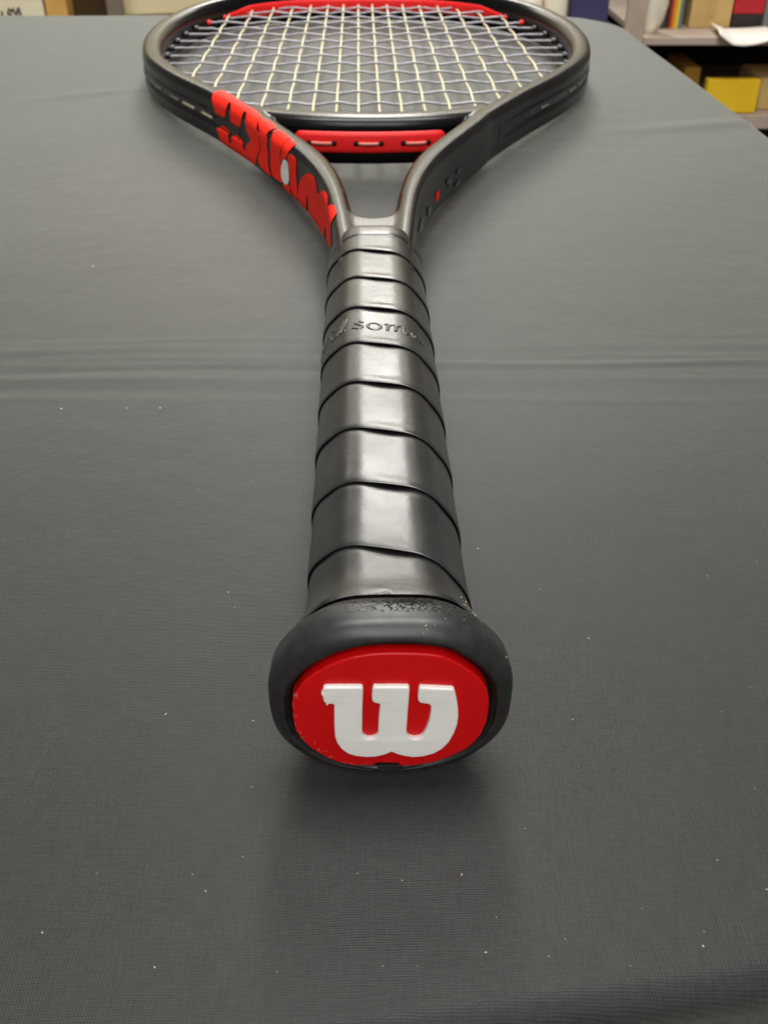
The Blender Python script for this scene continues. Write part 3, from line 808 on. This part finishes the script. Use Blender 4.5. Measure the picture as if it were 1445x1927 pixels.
for st in STROKES:
    q = resample(catmull(st, 8), 0.3)
    paths.append([on_tape(x, y, -0.36) for x, y in q])
V, Fc = tube_mesh(paths, 0.58, 10)
mesh('embossed_lettering', V, Fc, M['grip'], racket)

# ------------------------------------------------------------------ background

def mat(n, r, g, b, rough=0.6, **k): return simple(n, lin(r, g, b), rough, 0.35, k.pop('var', 0.08), k.pop('scale', 25), **k)
steel = mat('shelf_paint', 176, 160, 146, 0.5)
dark = mat('shelf_back', 40, 36, 30, 0.8)
card = mat('cardboard', 196, 164, 106, 0.8)
# ---- shelving on the right
sh = empty('metal_shelving', (0.5, 2.1, -0.75))
tag(sh, 'taupe metal shelving unit behind the right end of the table', 'shelving')
def child(o):
    o.parent = sh; o.matrix_parent_inverse = Matrix.Translation((-0.5, -2.1, 0.75)); return o
BZ = -0.233
child(box('post', 0.484, 0.518, 1.885, 1.905, -0.75, 0.7, steel))
child(box('post', 1.25, 1.284, 1.885, 1.905, -0.75, 0.7, steel))
child(box('post', 0.484, 0.518, 2.33, 2.35, -0.75, 0.7, steel))
child(box('post', 0.02, 0.054, 1.885, 1.905, -0.75, 0.7, steel))
for (a, b, z0, z1) in ((0.056, 0.482, BZ - 0.014, BZ), (0.52, 1.248, BZ - 0.014, BZ), (0.52, 1.248, -0.398, -0.372), (0.056, 0.482, -0.398, -0.372)):
    child(box('shelf_board', a, b, 1.892, 2.325, z0, z1, steel))
child(box('back_panel', 0.056, 1.248, 2.327, 2.337, -0.74, 0.1, dark))
child(box('side_panel', 0.487, 0.515, 1.907, 2.326, -0.74, BZ - 0.02, dark))

def lathe(name, prof, loc, mt, parent=None, n=24):
    V, Fc = [], []
    for (r, z) in prof:
        for k in range(n): V.append((r * math.cos(2 * PI * k / n), r * math.sin(2 * PI * k / n), z))
    for i in range(len(prof) - 1):
        for k in range(n): Fc.append((i * n + k, i * n + (k + 1) % n, (i + 1) * n + (k + 1) % n, (i + 1) * n + k))
    Fc.append(tuple(range(n))); Fc.append(tuple((len(prof) - 1) * n + k for k in range(n)))
    o = mesh(name, V, Fc, mt, parent, True, 1.0)
    if parent is None: o.location = loc
    return o
whitep = mat('white_bottle_plastic', 226, 222, 206, 0.4, var=0.04)
# round white tub with a blue band
t = empty('plastic_bottle', (0.315, 1.955, BZ)); tag(t, 'white round bottle with a blue label, just behind the racket head', 'bottle')
lathe('body', [(0.020, 0), (0.0225, 0.004), (0.0225, 0.045), (0.019, 0.058), (0.011, 0.068), (0.010, 0.082)], None, whitep, t)
lathe('cap', [(0.012, 0.078), (0.0125, 0.080), (0.0125, 0.10), (0.011, 0.102)], None, mat('blue_cap', 70, 96, 190, 0.4), t)
t = empty('spray_bottle', (0.365, 1.965, BZ)); tag(t, 'white bottle with an orange base beside the navy box', 'bottle')
lathe('body', [(0.021, 0.012), (0.0215, 0.03), (0.0215, 0.085), (0.013, 0.105), (0.010, 0.13)], None, whitep, t)
lathe('base', [(0.022, 0), (0.0235, 0.003), (0.0235, 0.017), (0.0215, 0.0195)], None, mat('orange_base', 178, 84, 52, 0.5), t)
o = box('orange_box', 0.325, 0.346, 1.99, 2.02, BZ, BZ + 0.045, mat('orange_carton', 158, 88, 52)); tag(o, 'small dark orange carton between the two white bottles', 'box')
o = box('navy_box', 0.398, 0.470, 1.985, 2.08, BZ, BZ + 0.12, mat('navy_carton', 56, 54, 92)); tag(o, 'dark navy box beside the shelf post', 'box')
o = box('grey_bin', 0.375, 0.40, 2.0, 2.06, BZ, BZ + 0.10, mat('grey_bin', 92, 88, 92)); tag(o, 'narrow grey carton left of the navy box', 'box')
# crumpled white bag
def bag():
    V, Fc = [], []
    rows = 14; n = 20; rs = random.Random(3)
    for i in range(rows):
        t = i / (rows - 1); z = t * 0.16
        rx = 0.0145 * (0.55 + 0.9 * math.sin(PI * min(1, 0.15 + t * 0.9)) ** 0.6); ry = rx * 0.8
        for k in range(n):
            a = 2 * PI * k / n; w = 1 + 0.16 * math.sin(3 * a + 5 * t) + 0.09 * rs.uniform(-1, 1)
            V.append((rx * w * math.cos(a) + 0.006 * math.sin(4 * t), ry * w * math.sin(a), z))
    for i in range(rows - 1):
        for k in range(n): Fc.append((i * n + k, i * n + (k + 1) % n, (i + 1) * n + (k + 1) % n, (i + 1) * n + k))
    Fc.append(tuple(range(n))); Fc.append(tuple((rows - 1) * n + k for k in range(n)))
    o = mesh('plastic_bag', V, Fc, mat('bag_plastic', 232, 226, 206, 0.35), None, True, 1.0)
    o.location = (0.538, 1.932, BZ); tag(o, 'crumpled white plastic bag right of the shelf post', 'bag')
bag()
o = box('dark_book', 0.566, 0.5815, 1.975, 2.09, BZ, BZ + 0.14, mat('dark_green_cover', 66, 74, 72)); tag(o, 'dark grey green book between the bag and the striped book', 'book')
t = empty('striped_book', (0.597, 2.03, BZ)); tag(t, 'upright book with red, orange and yellow stripes on its spine', 'book')
for nm, a, b, c in (('red_stripe', -0.0125, -0.0062, (134, 46, 40)), ('orange_stripe', -0.006, 0.0002, (222, 128, 34)), ('yellow_stripe', 0.0004, 0.0078, (210, 190, 66)), ('blue_stripe', 0.008, 0.0145, (98, 112, 122))):
    box(nm, a, b, -0.055, 0.055, 0.0, 0.14, mat(nm, *c), t, 0.0008)
t = empty('cardboard_box', (0.667, 2.04, BZ)); tag(t, 'plain brown cardboard box on the upper shelf, left of the red box', 'box')
box('carton', -0.040, 0.039, -0.06, 0.06, 0.0, 0.11, card, t); box('tape', -0.008, 0.008, -0.0612, -0.0602, 0.02, 0.111, mat('parcel_tape', 190, 158, 104, 0.3), t, 0)
t = empty('red_box', (0.737, 2.04, BZ)); tag(t, 'red box on the upper shelf with a black lower half', 'box')
box('lower_half', -0.028, 0.030, -0.06, 0.06, 0.0, 0.024, mat('black_carton', 44, 36, 36), t); box('upper_half', -0.028, 0.030, -0.06, 0.06, 0.0245, 0.12, mat('red_carton', 178, 34, 46), t)
o = box('grey_box', 0.772, 0.86, 1.99, 2.10, BZ, BZ + 0.09, mat('grey_carton', 128, 126, 124)); tag(o, 'plain grey box on the upper shelf, right of the red box', 'box')
# curled sheet of paper hanging over the shelf edge
V, Fc = [], []
na, nb = 24, 16
for i in range(na + 1):
    for j in range(nb + 1):
        u, v = i / na, j / nb
        x = 0.662 + 0.115 * u - 0.012 * v; y = 1.968 - 0.10 * v + 0.02 * (u - 0.5)
        z = BZ + 0.002 + 0.004 * (2 * u - 1) ** 2 * (0.3 + 0.7 * v) + 0.010 * max(0, 1 - 4 * u) - (0.012 * max(0, v - 0.75) ** 1.5 / 0.25 ** 1.5) * (v > 0.75) * math.sin(PI * min(1, 0.15 + u * 0.75))
        V.append((x, y, z))
for i in range(na):
    for j in range(nb):
        a = i * (nb + 1) + j; Fc.append((a, a + nb + 1, a + nb + 2, a + 1))
o = mesh('paper_sheet', V, Fc, mat('paper', 240, 234, 224, 0.7, var=0.02), None, True, 1.0)
s = o.modifiers.new('t', 'SOLIDIFY'); s.thickness = 0.0006
tag(o, 'curled white sheet of paper lying over the edge of the upper shelf', 'paper')
# lower shelf
B2 = -0.372
o = box('yellow_box', 0.660, 0.762, 1.905, 1.925, B2 + 0.001, B2 + 0.062, mat('yellow_carton', 232, 190, 36, 0.5, var=0.04)); tag(o, 'bright yellow box on the lower shelf', 'box')
o = box('brown_box', 0.625, 0.657, 1.95, 2.08, B2 + 0.001, B2 + 0.074, mat('ochre_carton', 156, 116, 40)); tag(o, 'ochre carton left of the yellow box on the lower shelf', 'box')
o = box('brown_box', 0.772, 0.87, 1.93, 2.06, B2 + 0.001, B2 + 0.058, card); tag(o, 'brown cardboard box right of the yellow box on the lower shelf', 'box')

# ---- cabinet and boxes on the left
cab = box('low_cabinet', -1.25, -0.30, 1.46, 1.95, -0.75, -0.20, mat('cabinet_cream', 198, 184, 148, 0.6)); tag(cab, 'low cream cabinet behind the far left edge of the table', 'cabinet')
t = empty('cream_box', (-0.62, 1.62, -0.20)); tag(t, 'off white box with black marker writing at the far left', 'box')
box('carton', -0.20, 0.158, -0.12, 0.12, 0, 0.105, mat('cream_carton', 226, 218, 186, 0.7, var=0.03), t)
box('lid', -0.204, 0.162, -0.124, 0.124, 0.097, 0.125, mat('cream_lid', 206, 196, 160, 0.7, var=0.03), t)
def pen(paths_):
    V, Fc = tube_mesh([[(x, -0.1212, z) for x, z in p] for p in paths_], 0.0016, 6)
    mesh('marker_writing', V, Fc, mat('marker_ink', 70, 58, 58, 0.6), t, True, 1.0)
X0, Z0 = 0.097, 0.062
pen([[(X0, Z0), (X0 + 0.001, Z0 + 0.013)],
     [(X0 + 0.016, Z0 + 0.013), (X0 + 0.011, Z0 + 0.0165), (X0 + 0.009, Z0 + 0.011), (X0 + 0.014, Z0 + 0.007), (X0 + 0.013, Z0 + 0.001), (X0 + 0.008, Z0)],
     [(X0 + 0.017, Z0 + 0.017), (X0 + 0.021, Z0 + 0.010), (X0 + 0.026, Z0 + 0.018)], [(X0 + 0.021, Z0 + 0.010), (X0 + 0.022, Z0)],
     [(X0 + 0.026, Z0 + 0.018), (X0 + 0.028, Z0 + 0.001)]])
wood = mat('tan_wood', 206, 160, 86, 0.6, var=0.15, scale=40)
o = box('wooden_block', -0.459, -0.428, 1.50, 1.75, -0.20, 0.03, wood); tag(o, 'tan wooden board standing right of the off white box', 'board')
o = box('dark_gap_block', -0.424, -0.377, 1.53, 1.76, -0.20, 0.05, mat('dark_brown_gap', 62, 44, 14, 0.8)); tag(o, 'dark brown block filling the shadowy gap right of the tan board', 'box')  # dark gap drawn as a solid block, its shade put into the colour
o = box('grey_tube', -0.366, -0.344, 1.475, 1.50, -0.20, 0.10, mat('grey_post', 122, 110, 98, 0.5), None, 0.004); tag(o, 'narrow grey upright right of the dark brown gap', 'post')
t = empty('cream_screen', (-0.10, 1.62, -0.20), (0, 0, math.radians(12))); tag(t, 'cream board with a brown edge, behind the racket head on the left', 'panel')
box('board', -0.27, 0.35, 0.0, 0.02, 0.058, 0.30, mat('cream_board', 214, 200, 160, 0.6, var=0.03), t)
box('edge_strip', -0.27, 0.35, -0.004, 0.02, 0.050, 0.0575, mat('brown_edge', 132, 106, 62, 0.6), t)
box('foot', -0.27, 0.35, 0.001, 0.019, 0.0, 0.0495, mat('cream_foot', 196, 172, 124, 0.6), t)

# ------------------------------------------------------------------ lint on the cloth
def lint():
    rs = random.Random(11); V, Fc = [], []
    def bit(x, y, r, el):
        b0 = len(V); a = rs.uniform(0, PI); ca, sa = math.cos(a), math.sin(a)
        for (dx, dy, dz) in ((el, 0, 0.2), (0, 1, 0.1), (-el, 0, 0.3), (0, -1, 0.1), (0, 0, 1.0), (0, 0, -0.3)):
            jx, jy = dx * rs.uniform(0.6, 1.2), dy * rs.uniform(0.6, 1.2)
            V.append((x + r * (jx * ca - jy * sa), y + r * (jx * sa + jy * ca), 0.00015 + r * dz * 0.7))
        for (p, q) in ((0, 1), (1, 2), (2, 3), (3, 0)): Fc.append((b0 + p, b0 + q, b0 + 4)); Fc.append((b0 + q, b0 + p, b0 + 5))
    for _ in range(120):
        d = rs.random() ** 1.6
        y = -0.035 + 0.42 * d; hw = 0.05 + 0.55 * (y + 0.04)
        x = rs.uniform(-hw, hw)
        if abs(x) < 0.021 and y > -0.004: continue
        bit(x, y, rs.choice((0.00008, 0.00010, 0.00012, 0.00015, 0.00020)), rs.choice((1, 1, 1.3, 2.2)))
    for (x, y, r) in ((-0.087, 0.128, 0.00035), (-0.069, 0.128, 0.0003), (-0.060, 0.128, 0.0003), (-0.1, 0.229, 0.0006)): bit(x, y, r, 1.4)
    o = mesh('lint', V, Fc, mat('lint_fibre', 176, 166, 148, 0.8, var=0.2, scale=300), None, False, 1.0)
    tag(o, 'tiny pale specks of lint scattered over the black cloth', 'lint', kind='stuff')
lint()
